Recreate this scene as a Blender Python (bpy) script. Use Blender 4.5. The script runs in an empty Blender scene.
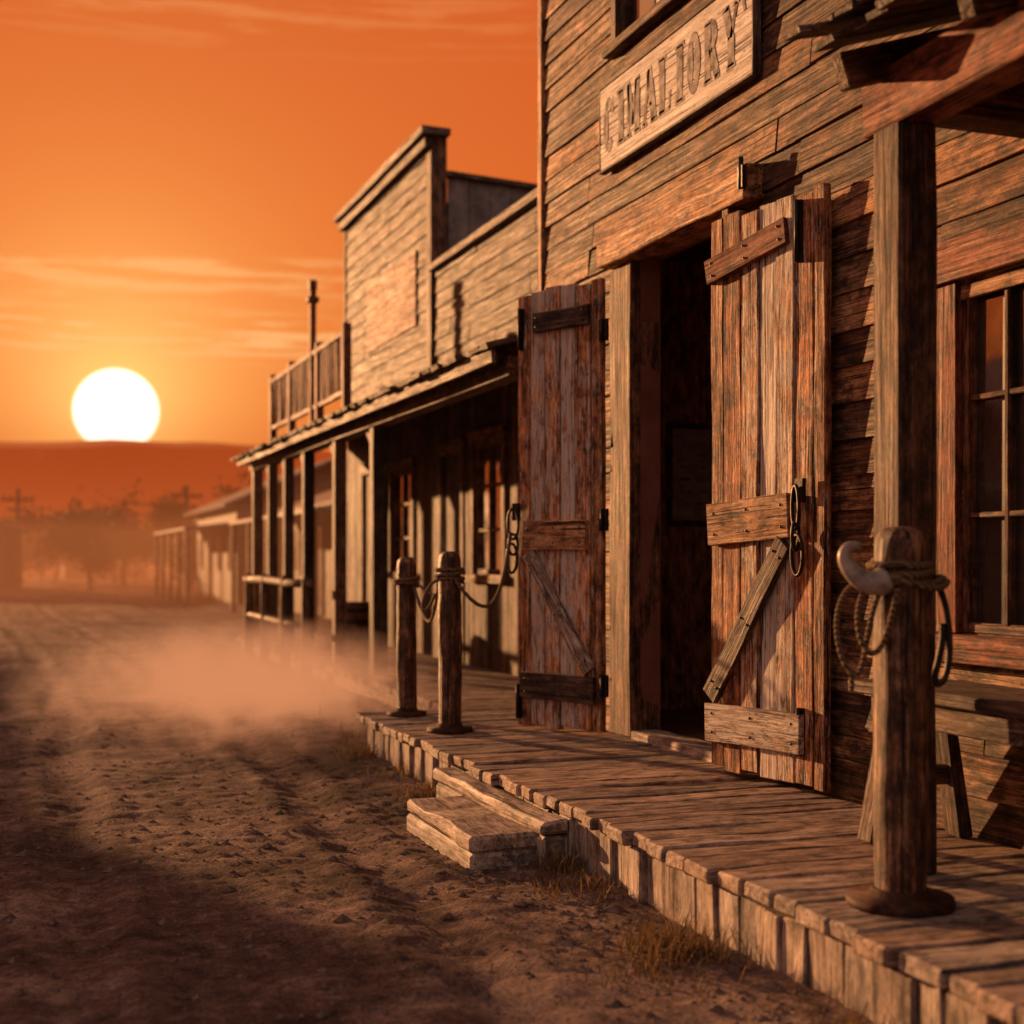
import bpy, math, random
from mathutils import Vector, Matrix, noise
random.seed(7)
TH=math.radians(19.73)
scene=bpy.context.scene
scene.view_settings.view_transform='Standard'
scene.view_settings.look='None'
scene.view_settings.exposure=0

# ------------------------------------------------------------------ materials
def newmat(name):
    m=bpy.data.materials.new(name); m.use_nodes=True
    nt=m.node_tree; nt.nodes.clear()
    return m,nt
class N:
    def __init__(s,nt): s.nt=nt
    def n(s,t,**k):
        nd=s.nt.nodes.new(t)
        for a,b in k.items(): setattr(nd,a,b)
        return nd
    def l(s,a,b): s.nt.links.new(a,b)
    def noise(s,vec,scale,detail=6,rough=.6,dist=0):
        nd=s.n('ShaderNodeTexNoise'); nd.inputs['Scale'].default_value=scale
        nd.inputs['Detail'].default_value=detail; nd.inputs['Roughness'].default_value=rough
        nd.inputs['Distortion'].default_value=dist
        if vec: s.l(vec,nd.inputs['Vector'])
        return nd.outputs['Fac']
    def mapping(s,vec,scale):
        nd=s.n('ShaderNodeMapping'); nd.inputs['Scale'].default_value=scale; s.l(vec,nd.inputs['Vector']); return nd.outputs[0]
    def ramp(s,fac,stops,interp='LINEAR'):
        nd=s.n('ShaderNodeValToRGB'); cr=nd.color_ramp; cr.interpolation=interp
        while len(cr.elements)<len(stops): cr.elements.new(.5)
        for e,(p,c) in zip(cr.elements,stops):
            e.position=p
            e.color=(c[0],c[1],c[2],1) if isinstance(c,(tuple,list)) else (c,c,c,1)
        s.l(fac,nd.inputs[0]); return nd.outputs[0]
    def mix(s,f,a,b,mode='MIX'):
        nd=s.n('ShaderNodeMix',data_type='RGBA',blend_type=mode)
        for inp,v in ((nd.inputs[0],f),(nd.inputs[6],a),(nd.inputs[7],b)):
            if hasattr(v,'is_linked'): s.l(v,inp)
            elif isinstance(v,(tuple,list)): inp.default_value=(v[0],v[1],v[2],1)
            else:
                inp.default_value=v
        return nd.outputs[2]
    def math(s,op,a,b=None,c=None,clamp=False):
        nd=s.n('ShaderNodeMath',operation=op,use_clamp=clamp)
        for i,v in enumerate((a,b,c)):
            if v is None: continue
            if hasattr(v,'is_linked'): s.l(v,nd.inputs[i])
            else: nd.inputs[i].default_value=v
        return nd.outputs[0]
    def bump(s,h,st,dist,normal=None):
        nd=s.n('ShaderNodeBump'); nd.inputs['Strength'].default_value=st; nd.inputs['Distance'].default_value=dist
        s.l(h,nd.inputs['Height'])
        if normal: s.l(normal,nd.inputs['Normal'])
        return nd.outputs[0]
    def out(s,sh,vol=None):
        o=s.n('ShaderNodeOutputMaterial')
        if sh: s.l(sh,o.inputs['Surface'])
        if vol: s.l(vol,o.inputs['Volume'])
    def pbsdf(s,col,rough,normal=None,spec=.3,metal=0):
        p=s.n('ShaderNodeBsdfPrincipled')
        for k,v in (('Base Color',col),('Roughness',rough)):
            if hasattr(v,'is_linked'): s.l(v,p.inputs[k])
            elif isinstance(v,(tuple,list)): p.inputs[k].default_value=(v[0],v[1],v[2],1)
            else: p.inputs[k].default_value=v
        p.inputs['Specular IOR Level'].default_value=spec
        p.inputs['Metallic'].default_value=metal
        if normal: s.l(normal,p.inputs['Normal'])
        return p.outputs[0]

def wood(name,dark,mid,light,paint=None,pamt=.5,rough=.7,var=.5,bump=1.0,grain=1.0,warmc=(1.25,.86,.58)):
    m,nt=newmat(name); q=N(nt)
    at=q.n('ShaderNodeAttribute',attribute_name='guv').outputs['Vector']
    rn=q.n('ShaderNodeAttribute',attribute_name='rnd')
    sp=q.n('ShaderNodeSeparateColor'); q.l(rn.outputs['Color'],sp.inputs[0])
    r1,r2,r3=sp.outputs[0],sp.outputs[1],sp.outputs[2]
    gr=q.noise(q.mapping(at,(1.3*grain,42*grain,42*grain)),1.6,5,.72,.25)
    fine=q.noise(q.mapping(at,(9,190,190)),1.3,2,.7)
    blot=q.noise(q.mapping(at,(4.5,9,9)),1.6,8,.78,.3)
    mixv=q.math('ADD',q.math('MULTIPLY',blot,.5),q.math('MULTIPLY',gr,.5))
    mixv=q.math('ADD',mixv,q.math('MULTIPLY',q.math('SUBTRACT',r1,.5),.16*var))
    col=q.ramp(mixv,[(.39,dark),(.5,mid),(.61,light)])
    warm=q.mix(1.0,col,warmc,'MULTIPLY')
    col=q.mix(q.math('MULTIPLY',r2,var,clamp=True),col,warm)
    val=q.math('ADD',1-.45*var,q.math('MULTIPLY',r3,.9*var))
    vc=q.n('ShaderNodeCombineColor')
    for i in range(3): q.l(val,vc.inputs[i])
    col=q.mix(1.0,col,vc.outputs[0],'MULTIPLY')
    st=q.ramp(blot,[(.40,.35),(.5,1.0),(.60,1.25)])
    col=q.mix(.85,col,st,'MULTIPLY')
    fg=q.ramp(fine,[(.34,.4),(.5,1.),(.66,1.4)])
    col=q.mix(.8,col,fg,'MULTIPLY')
    crn=q.noise(q.mapping(at,(.8,40,40)),1.7,3,.6,.2)
    cr=q.ramp(crn,[(.345,.02),(.38,1)])
    col=q.mix(.94,col,cr,'MULTIPLY')
    vo=q.n('ShaderNodeTexVoronoi'); q.l(q.mapping(at,(2.0,7,7)),vo.inputs['Vector']); vo.inputs['Scale'].default_value=1.0
    kn=q.ramp(vo.outputs['Distance'],[(.05,.12),(.12,1)])
    col=q.mix(.8,col,kn,'MULTIPLY')
    if paint:
        pn=q.noise(q.mapping(at,(3.0,13,13)),2.2,9,.84,.4)
        pn=q.math('ADD',pn,q.math('MULTIPLY',q.math('SUBTRACT',r1,.5),.26))
        pn=q.math('ADD',pn,q.math('MULTIPLY',q.math('SUBTRACT',fine,.5),.25))
        pf=q.ramp(pn,[(.63-.25*pamt,0.),(.665-.25*pamt,.92)])
        pc=q.mix(1.0,paint,q.ramp(gr,[(.34,.55),(.6,1.1)]),'MULTIPLY')
        col=q.mix(pf,col,pc)
        col=q.mix(.9,col,cr,'MULTIPLY')
    h=q.math('ADD',q.math('MULTIPLY',gr,.7),q.math('MULTIPLY',fine,.35))
    h=q.math('ADD',h,q.math('MULTIPLY',cr,.7))
    h=q.math('ADD',h,q.math('MULTIPLY',blot,.5))
    nr=q.bump(h,.85*bump,.007)
    rg=q.ramp(gr,[(.3,rough+.2),(.7,rough-.2)])
    q.out(q.pbsdf(col,rg,nr,.4)); return m

M_siding=wood('siding_wood',(.026,.014,.009),(.135,.074,.039),(.37,.225,.122),var=.85,bump=1.3)
M_old=wood('grey_weathered_wood',(.026,.018,.014),(.08,.056,.041),(.18,.13,.098),var=.6)
M_low=wood('dark_wall_wood',(.016,.009,.006),(.065,.036,.021),(.17,.10,.058),var=.6)  # darker brown than the siding; lower wall, porch frame and hitching rail
M_trim=wood('dark_trim_wood',(.020,.010,.007),(.095,.045,.023),(.26,.13,.07),var=.5)
M_lintel=wood('lintel_wood',(.09,.034,.014),(.38,.17,.07),(.64,.34,.16),var=.2)
M_doorw=wood('door_plank_wood',(.055,.023,.011),(.32,.15,.066),(.64,.37,.19),paint=(.70,.62,.54),pamt=.42,var=.8,bump=1.3)
M_red=wood('red_brace_wood',(.05,.014,.008),(.23,.068,.032),(.36,.13,.065),var=.3)
M_orange=wood('orange_brace_wood',(.14,.06,.028),(.5,.25,.11),(.66,.40,.22),var=.3)
M_pale=wood('pale_painted_wood',(.12,.08,.05),(.3,.2,.14),(.5,.4,.3),paint=(.66,.58,.5),pamt=.8,var=.4)
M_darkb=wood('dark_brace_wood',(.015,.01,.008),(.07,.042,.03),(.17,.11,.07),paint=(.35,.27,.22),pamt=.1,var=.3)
M_deck=wood('deck_wood',(.15,.112,.09),(.31,.237,.192),(.46,.37,.31),var=.5,bump=.65,grain=.8)
M_post=wood('hitching_post_wood',(.014,.007,.005),(.10,.046,.024),(.38,.21,.115),paint=(.34,.26,.2),pamt=.05,var=.2,rough=.5,bump=1.3)
M_sign=wood('sign_board_paint',(.36,.30,.26),(.55,.48,.42),(.70,.63,.57),paint=(.76,.70,.65),pamt=1.0,var=.1)
M_step=wood('step_wood',(.18,.145,.12),(.34,.275,.23),(.48,.405,.35),var=.3,grain=.6,bump=.55)

def simple(name,c1,c2,scale=6,rough=.7,bump=.3,bd=.01,metal=0,spec=.3):
    m,nt=newmat(name); q=N(nt)
    tc=q.n('ShaderNodeTexCoord').outputs['Object']
    nz=q.noise(tc,scale,6,.65)
    col=q.ramp(nz,[(.35,c1),(.65,c2)])
    q.out(q.pbsdf(col,rough,q.bump(nz,bump,bd),spec,metal)); return m
M_iron=simple('black_iron',(.012,.010,.010),(.05,.035,.028),40,.5,.5,.003,.6,.5)
M_rust=simple('rusty_iron',(.02,.011,.008),(.10,.04,.022),30,.7,.5,.003,.3)
M_dark=simple('dark_interior_plaster',(.16,.06,.04),(.26,.11,.075),3,.9)
M_horn=simple('worn_horn',(.22,.17,.14),(.52,.44,.38),25,.4,.3,.003)
M_paper=simple('old_paper',(.3,.22,.16),(.5,.4,.3),14,.9)
M_ink=simple('faded_sign_ink',(.06,.05,.05),(.52,.45,.40),19,.8)
M_tin=simple('tin_roofing',(.10,.09,.09),(.28,.25,.24),5,.5,.2,.01,.3)
M_hill=simple('hill_scrub',(.06,.028,.02),(.12,.055,.035),.02,1,.2)
M_bark=simple('bark',(.03,.02,.015),(.09,.06,.045),12,.9)
M_leaf=simple('dry_foliage',(.04,.035,.015),(.10,.08,.03),1.5,.8)
M_stone=simple('pebble_stone',(.07,.048,.04),(.22,.155,.125),20,.9)
def grassmat():
    m,nt=newmat('dry_grass_blades'); q=N(nt)
    rn=q.n('ShaderNodeAttribute',attribute_name='rnd').outputs['Color']
    sp=q.n('ShaderNodeSeparateColor'); q.l(rn,sp.inputs[0])
    col=q.ramp(sp.outputs[0],[(0,(.10,.055,.025)),(.6,(.27,.155,.065)),(1,(.10,.075,.03))])
    d=q.pbsdf(col,.7); t=q.n('ShaderNodeBsdfTranslucent'); q.l(col,t.inputs[0])
    mx=q.n('ShaderNodeMixShader'); mx.inputs[0].default_value=.4; q.l(d,mx.inputs[1]); q.l(t.outputs[0],mx.inputs[2])
    q.out(mx.outputs[0]); return m
M_grass=grassmat()
def ropemat():
    m,nt=newmat('twisted_rope'); q=N(nt)
    tc=q.n('ShaderNodeTexCoord')
    wv=q.n('ShaderNodeTexWave',bands_direction='DIAGONAL'); wv.inputs['Scale'].default_value=38; wv.inputs['Distortion'].default_value=1
    q.l(tc.outputs['Object'],wv.inputs['Vector'])
    col=q.ramp(wv.outputs['Fac'],[(0,(.05,.03,.018)),(1,(.28,.18,.10))])
    q.out(q.pbsdf(col,.85,q.bump(wv.outputs['Fac'],.8,.004))); return m
M_rope=ropemat()
def glassmat(name,tint,fac):
    m,nt=newmat(name); q=N(nt)
    tc=q.n('ShaderNodeTexCoord').outputs['Object']
    nz=q.noise(tc,2.2,2,.5)
    dirt=q.noise(tc,6,7,.7)
    d=q.pbsdf(q.ramp(dirt,[(.4,tint),(.7,tuple(c*3 for c in tint))]),.35,None,.5)
    g=q.n('ShaderNodeBsdfGlossy'); g.inputs['Roughness'].default_value=.04; g.inputs['Color'].default_value=(.8,.8,.8,1)
    q.l(q.bump(nz,.25,.02),g.inputs['Normal'])
    mx=q.n('ShaderNodeMixShader'); q.l(q.math('MULTIPLY',q.ramp(dirt,[(.35,1.),(.75,.3)]),fac),mx.inputs[0])
    q.l(d,mx.inputs[1]); q.l(g.outputs[0],mx.inputs[2]); q.out(mx.outputs[0]); return m
M_glass=glassmat('old_window_glass',(.02,.016,.016),.42)
M_glass2=glassmat('porch_window_glass',(.012,.010,.010),.95)
def groundmat(name,k=1.0):
    m,nt=newmat(name); q=N(nt)
    tc=q.n('ShaderNodeTexCoord').outputs['Object']
    a=q.noise(tc,.9,6,.7,.3); b=q.noise(tc,9,7,.75); c=q.noise(tc,70,3,.7)
    tr=q.noise(q.mapping(tc,(3.2,.18,1)),1.2,5,.6,.5)
    v=q.math('ADD',q.math('MULTIPLY',a,.45),q.math('MULTIPLY',b,.35))
    v=q.math('ADD',v,q.math('MULTIPLY',tr,.2))
    col=q.ramp(v,[(.43,(.055*k,.034*k,.029*k)),(.5,(.145*k,.093*k,.077*k)),(.57,(.31*k,.215*k,.17*k))])
    col=q.mix(.75,col,q.ramp(c,[(.34,.4),(.5,.95),(.62,1.3)]),'MULTIPLY')
    vo=q.n('ShaderNodeTexVoronoi'); vo.inputs['Scale'].default_value=30; q.l(tc,vo.inputs['Vector'])
    peb=q.ramp(vo.outputs['Distance'],[(.10,1.),(.3,0.)])
    h=q.math('ADD',q.math('MULTIPLY',b,1.0),q.math('MULTIPLY',c,.5))
    h=q.math('ADD',h,q.math('MULTIPLY',peb,.3))
    q.out(q.pbsdf(col,.95,q.bump(h,.85,.02),.15)); return m
M_road=groundmat('packed_dirt',1.0); M_ground=groundmat('dry_ground',1.0)

# ------------------------------------------------------------------ builder
class B:
    def __init__(s): s.v=[];s.f=[];s.g=[];s.r=[];s.m=[];s.sm=[]
    def add(s,vs,fs,gs,mat=0,rnd=None,smooth=False):
        o=len(s.v); rnd=rnd or (random.random(),random.random(),random.random())
        off=Vector((random.random()*40,random.random()*40,random.random()*40))
        s.v+= [tuple(p) for p in vs]; s.g+=[tuple(Vector(g)+off) for g in gs]; s.r+=[rnd]*len(vs)
        for f in fs: s.f.append(tuple(i+o for i in f)); s.m.append(mat); s.sm.append(smooth)
    def box(s,c,size,rot=None,mat=0,jit=0.,rnd=None,seg=1,warp=0.):
        c=Vector(c); L=max(range(3),key=lambda i:size[i])
        o={0:[0,1,2],1:[1,2,0],2:[2,0,1]}[L]
        vs=[];gs=[]
        a,b1,b2=o
        w=[Vector((random.uniform(-warp,warp),random.uniform(-warp,warp),random.uniform(-warp,warp))) for _ in range(seg+1)]
        for k in range(seg+1):
            for (i,j) in ((-1,-1),(1,-1),(1,1),(-1,1)):
                p=[0,0,0]; p[a]=(k/seg-.5)*size[a]; p[b1]=i*size[b1]/2; p[b2]=j*size[b2]/2
                gs.append((p[a],p[b1],p[b2]))
                p=Vector(p)+Vector((random.uniform(-jit,jit),random.uniform(-jit,jit),random.uniform(-jit,jit)))+w[k]
                if rot: p=rot@p
                vs.append(p+c)
        fs=[(0,3,2,1)]
        for k in range(seg):
            q=4*k
            for i in range(4):
                j=(i+1)%4; fs.append((q+i,q+j,q+4+j,q+4+i))
        q=4*seg; fs.append((q,q+1,q+2,q+3))
        s.add(vs,fs,gs,mat,rnd)
    def bb(s,x0,x1,y0,y1,z0,z1,**k):
        s.box(((x0+x1)/2,(y0+y1)/2,(z0+z1)/2),(x1-x0,y1-y0,z1-z0),**k)
    def beam(s,p0,p1,w,h,mat=0,**k):
        p0=Vector(p0);p1=Vector(p1);d=p1-p0;L=d.length;x=d.normalized()
        up=Vector((0,0,1)) if abs(x.z)<.95 else Vector((1,0,0))
        y=up.cross(x).normalized(); z=x.cross(y)
        R=Matrix((x,y,z)).transposed()
        s.box((p0+p1)/2,(L,w,h),rot=R,mat=mat,**k)
    def lathe(s,base,prof,seg=20,mat=0,axis='Z',wob=0.,rnd=None):
        base=Vector(base); vs=[];gs=[];fs=[]
        for (r,z) in prof:
            for i in range(seg):
                a=2*math.pi*i/seg
                rr=r*(1+wob*noise.noise(Vector((math.cos(a)*1.5,math.sin(a)*1.5,z*3+base.y))))
                vs.append(base+Vector((rr*math.cos(a),rr*math.sin(a),z)))
                gs.append((z,math.cos(a)*max(r,.03)*1.0,math.sin(a)*max(r,.03)*1.0))
        n=len(prof)
        for k in range(n-1):
            for i in range(seg):
                j=(i+1)%seg
                fs.append((k*seg+i,k*seg+j,(k+1)*seg+j,(k+1)*seg+i))
        fs.append(tuple(range(seg))[::-1]); fs.append(tuple((n-1)*seg+i for i in range(seg)))
        s.add(vs,fs,gs,mat,rnd,True)
    def tube(s,pts,rad,seg=8,mat=0,closed=False,rnd=None):
        pts=[Vector(p) for p in pts]; n=len(pts); vs=[];gs=[];fs=[]
        rads=rad if isinstance(rad,list) else [rad]*n
        prev=None; L=0
        for i,p in enumerate(pts):
            t=((pts[(i+1)%n]-pts[i-1]) if closed else (pts[min(i+1,n-1)]-pts[max(i-1,0)])).normalized()
            if prev is None:
                u=t.orthogonal().normalized()
            else:
                u=(prev-t*prev.dot(t)).normalized()
            prev=u; w=t.cross(u)
            if i: L+=(pts[i]-pts[i-1]).length
            for k in range(seg):
                a=2*math.pi*k/seg
                vs.append(p+(u*math.cos(a)+w*math.sin(a))*rads[i]); gs.append((L,rads[i]*math.cos(a),rads[i]*math.sin(a)))
        for i in range(n if closed else n-1):
            i2=(i+1)%n
            for k in range(seg):
                k2=(k+1)%seg; fs.append((i*seg+k,i*seg+k2,i2*seg+k2,i2*seg+k))
        if not closed:
            fs.append(tuple(range(seg))[::-1]); fs.append(tuple((n-1)*seg+k for k in range(seg)))
        s.add(vs,fs,gs,mat,rnd,True)
    def make(s,name,mats,parent=None,bevel=0.,sub=0):
        me=bpy.data.meshes.new(name); me.from_pydata(s.v,[],s.f)
        a=me.attributes.new('guv','FLOAT_VECTOR','POINT'); a.data.foreach_set('vector',[c for g in s.g for c in g])
        a=me.attributes.new('rnd','FLOAT_COLOR','POINT'); a.data.foreach_set('color',[c for g in s.r for c in (*g,1)])
        for m in (mats if isinstance(mats,list) else [mats]): me.materials.append(m)
        me.polygons.foreach_set('material_index',s.m); me.polygons.foreach_set('use_smooth',s.sm)
        me.update()
        ob=bpy.data.objects.new(name,me); scene.collection.objects.link(ob)
        if parent: ob.parent=parent
        if bevel:
            b=ob.modifiers.new('bevel','BEVEL'); b.width=bevel; b.segments=1; b.limit_method='ANGLE'; b.angle_limit=math.radians(50)
        return ob
def empty(name):
    e=bpy.data.objects.new(name,None); scene.collection.objects.link(e); e.empty_display_size=.3; return e

def subtract(iv,cut):
    out=[]
    for a,b in iv:
        c,d=cut
        if d<=a or c>=b: out.append((a,b)); continue
        if c>a: out.append((a,c))
        if d<b: out.append((d,b))
    return out
def siding(b,X,y0,y1,z0,z1,ex,openings,mat=0,maxlen=3.2,th=.018):
    z=z0
    while z<z1-1e-3:
        iv=[(y0,y1)]
        for (oy0,oy1,oz0,oz1) in openings:
            if z+ex*.5>oz0 and z+ex*.5<oz1: iv=subtract(iv,(oy0,oy1))
        for (a,c) in iv:
            p=a
            while p<c-1e-3:
                L=random.uniform(maxlen*.5,maxlen)
                e=min(c,p+L)
                if c-e<.4: e=c
                tilt=.014/ex+random.uniform(-.014,.014)
                R=Matrix.Rotation(tilt,3,'Y')@Matrix.Rotation(random.uniform(-.003,.003),3,'X')
                b.box((X-.012+random.uniform(-.003,.003),(p+e)/2,z+ex/2+.005+random.uniform(-.005,.005)),
                      (th,e-p-.005,ex+.022),rot=R,mat=mat,jit=.003,seg=max(1,int((e-p)/.4)),warp=.0035)
                p=e
        z+=ex
def win(bf,bg,X,y0,y1,z0,z1,ny,nz,fr=.05,trim=.1,mat=0,proud=.05,gdepth=.02,ms=None):
    ms=mat if ms is None else ms
    bf.bb(X-proud,X+.06,y0-trim,y0,z0-.003,z1+.003,mat=mat,jit=.003)
    bf.bb(X-proud,X+.06,y1,y1+trim,z0-.003,z1+.003,mat=mat,jit=.003)
    bf.bb(X-proud-.02,X+.06,y0-trim-.04,y1+trim+.04,z1+.004,z1+trim*1.2,mat=mat,jit=.003)
    bf.bb(X-proud-.04,X+.06,y0-trim-.04,y1+trim+.04,z0-trim*.8,z0-.004,mat=mat,jit=.003)
    f=fr*.6
    bf.bb(X-.02,X+.03,y0,y0+fr,z0,z1,mat=ms); bf.bb(X-.02,X+.03,y1-fr,y1,z0,z1,mat=ms)
    bf.bb(X-.019,X+.029,y0+fr,y1-fr,z0,z0+fr,mat=ms); bf.bb(X-.019,X+.029,y0+fr,y1-fr,z1-fr,z1,mat=ms)
    for i in range(1,ny):
        y=y0+(y1-y0)*i/ny; bf.bb(X-.016,X+.025,y-f/2,y+f/2,z0+fr,z1-fr,mat=ms)
    for i in range(1,nz):
        z=z0+(z1-z0)*i/nz; bf.bb(X-.013,X+.022,y0+fr,y1-fr,z-f/2,z+f/2,mat=ms)
    bg.bb(X+gdepth-.002,X+gdepth,y0+.01,y1-.01,z0+.01,z1-.01)

# ================================================================== MAIN BUILDING
W=3.25; DK=.26
main=empty('wooden_storefront')
door_o=(5.86,7.02,DK,2.895); win_n=(3.05,4.20,.98,2.24); win_u=(6.36,7.20,4.14,5.4); win_u2=(3.2,4.1,4.14,5.4)
b=B(); siding(b,W,-3,8.42,DK+.0,6.8,.148,[(5.80,7.30,DK-.1,2.9),win_n,win_u,win_u2])
b.make('siding',M_siding,main,.002)
b=B()
b.bb(W+.02,W+.14,-3,win_n[0],0,6.8); b.bb(W+.02,W+.14,win_n[0],win_n[1],0,win_n[2]); b.bb(W+.02,W+.14,win_n[0],win_n[1],win_n[3],6.8)
b.bb(W+.02,W+.14,win_n[1],door_o[0],0,6.8); b.bb(W+.02,W+.14,door_o[0],door_o[1],door_o[3],6.8); b.bb(W+.02,W+.14,door_o[1],8.38,0,6.8)
b.bb(W+.14,9,8.30,8.38,0,6.8); b.bb(W+.14,9,-3,-2.9,0,6.8); b.bb(8.9,9,-2.9,8.3,0,6.8); b.bb(W+.14,8.9,-2.9,8.3,3.3,3.4); b.bb(W+.14,8.9,-2.9,8.3,.15,DK-.01)
b.make('walls',M_dark,main)
b=B(); y=W+.06
while y<9: 
    b.bb(y,min(9,y+.19),8.385,8.41,0,6.8,jit=.003); y+=.195
b.make('end_wall_boards',M_old,main)
b=B(); b.bb(W-.2,9.1,-3.1,8.5,6.8,6.95); b.bb(W-.12,W+.0,-3.1,8.5,6.6,6.8); b.make('roof',M_trim,main,.005)
b=B()
b.bb(W-.045,W+.06,8.385,8.46,0.05,6.6,jit=.003,mat=1)
b.bb(W-.045,W+.14,7.02,7.20,DK,2.885,jit=.004,mat=0,seg=6,warp=.003)   # far jamb
b.bb(W-.03,W+.03,7.205,7.33,DK,2.88,jit=.003,mat=0,seg=6,warp=.003)
b.bb(W-.10,W+.14,5.80,5.86,DK,2.885,jit=.003,mat=0)   # near jamb
b.bb(W-.04,W+.14,5.86,7.02,DK-.02,DK+.045,jit=.004,mat=2)   # threshold
b.bb(W-.11,W+.10,5.62,7.33,2.89,3.05,jit=.008,mat=1,seg=5,warp=.005)   # lintel
b.make('door_frame',[M_trim,M_lintel,M_step,M_red],main,.006)
b=B(); g=B()
win(b,g,W,*win_n,5,3,fr=.032,trim=.13,mat=0,proud=.05,ms=1)
b.make('window_frame',[M_red,M_trim],main,.003); g.make('window_glass',M_glass,main)
b=B(); g=B()
win(b,g,W,*win_u,2,3,fr=.06,trim=.07,mat=0); win(b,g,W,*win_u2,2,3,fr=.06,trim=.07,mat=0)
b.bb(W-.012,W+.0,6.60,6.78,4.2,5.34,mat=1); 
b.make('upper_window_frame',[M_trim,M_sign],main,.003); g.make('upper_window_glass',M_glass,main)
b=B(); b.bb(4.08,4.36,8.262,8.275,1.5,2.1,mat=0); b.bb(4.04,4.40,8.277,8.286,1.46,2.14,mat=1); 
for i in range(6): b.bb(4.13,4.32,8.256,8.2605,1.6+i*.08,1.62+i*.08,mat=2)
b.make('wall_poster_inside',[M_paper,M_trim,M_ink],main)
b=B()
x=3.4
while x<6:
    b.bb(x,x+.16,8.288,8.299,.26,3.2,jit=.001); x+=.168
b.make('interior_wall_boards',M_lintel,main)

# door leaves -----------------------------------------------------
def leaf(name,pa,pb,z0,z1,cfg,parent):
    pa=Vector((*pa,0)); pb=Vector((*pb,0)); d=pb-pa; L=d.length; x=d.normalized(); n=Vector((0,0,1)).cross(x)
    if n.dot(Vector((-1,-1,0)))<0: n=-n
    def P(u,w,z): return pa+x*u+n*w+Vector((0,0,z))
    R=Matrix((x,n,Vector((0,0,1)))).transposed()
    if R.determinant()<0: R=Matrix((x,n,Vector((0,0,-1)))).transposed()
    root=bpy.data.objects.new(name,None); scene.collection.objects.link(root); root.parent=parent
    b=B(); ws=cfg['w']; s=sum(ws); u=0
    for i,w in enumerate(ws):
        w=w/s*L; zt=z1+random.uniform(-.02,.012); zb=z0+random.uniform(-.012,.015)
        b.box(P(u+w/2,random.uniform(-.006,.006),(zt+zb)/2),(w-.009,.04,zt-zb),rot=R,mat=0,rnd=cfg['r'][i],jit=.003,seg=8,warp=.0022)
        u+=w
    b.make('planks',M_doorw,root,.004)
    b=B()
    for (u0,za,u1,zb,h,mi) in cfg['b']:
        p0=P(u0,.036+.002*mi,za);p1=P(u1,.036+.002*mi,zb)
        dd=(p1-p0); xx=dd.normalized(); zz=xx.cross(n).normalized(); RR=Matrix((xx,n,zz)).transposed()
        b.box((p0+p1)/2,(dd.length,.03,h),rot=RR,mat=mi,jit=.003,seg=3,warp=.002)
        for k in (.08,.5,.92):
            for s2 in (-.25,.25):
                c=p0.lerp(p1,k)+zz*h*s2+n*.014
                b.tube([c,c+n*.006],.008,6,mat=5)
    b.make('braces',[M_red,M_orange,M_pale,M_darkb,M_doorw,M_iron],root,.003)
    b=B()
    for (u0,z,sx,h) in cfg['iron']:
        b.box(P(u0,.028,z),(sx,.018,h),rot=R)
        b.tube([P(u0,.045,z-h*.5),P(u0,.045,z+h*.5)],.010,8)
        b.tube([P(u0,.03,z+h*.3),P(u0,.05,z+h*.3)],.009,6); b.tube([P(u0,.03,z-h*.3),P(u0,.05,z-h*.3)],.009,6)
    hu,hz=cfg['ring']
    b.box(P(hu,.05,hz+.10),(.05,.02,.10),rot=R)
    def link(cz,rx,rz,tw,off):
        pts=[]
        for i in range(20):
            a=2*math.pi*i/20
            dx=math.cos(a)*rx; dz=math.sin(a)*rz
            pts.append(P(hu+off+dx*math.cos(tw),.075+dx*math.sin(tw),cz+dz))
        b.tube(pts,.0085,7,closed=True)
    link(hz+.03,.035,.09,.3,0); link(hz-.09,.028,.06,1.2,0); link(hz-.17,.04,.085,.1,.01)
    b.make('iron_fittings',M_iron,root)
    return P
cn=dict(w=[.8,1.1,1.05,1.0,1.0,1.0,.62],
 r=[(.3,.6,.5),(.2,1,.6),(.55,.5,.5),(.95,.1,.8),(.7,.1,.75),(.4,.9,.7),(.35,.4,.4)],
 b=[(.0,2.555,.56,2.64,.115,0),(.02,1.40,.58,1.43,.19,1),(.0,.50,.66,.51,.17,2),(.03,.62,.55,1.32,.10,3)],
 iron=[(.63,2.62,.03,.26),(.64,.52,.03,.2)],ring=(.66,1.43))
leaf('door_leaf',(3.05,5.75),(3.17,4.98),.29,2.79,cn,main)
cf=dict(w=[.7,1.0,1.0,1.0,1.0,.9],
 r=[(.35,.3,.6),(.5,.7,.75),(.8,.2,.75),(.6,.6,.85),(.75,.4,.65),(.4,.8,.75)],
 b=[(.08,2.60,.52,2.60,.11,3),(.10,1.38,.60,1.38,.17,1),(.04,.52,.62,.52,.15,3),(.56,1.28,.08,.62,.085,2)],
 iron=[(.635,2.58,.03,.24),(.65,.42,.03,.2),(-.02,2.5,.06,.12),(-.02,1.46,.06,.12),(-.02,.55,.06,.12)],ring=(.655,1.42))
PF=leaf('door_leaf',(3.08,7.08),(2.81,7.70),.285,2.79,cf,main)
b=B(); b.tube([(3.125,5.635,2.93),(3.125,5.635,3.07)],.012,10); b.bb(3.118,3.139,5.61,5.66,2.93,3.03); b.make('top_hinge',M_iron,main)

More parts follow.
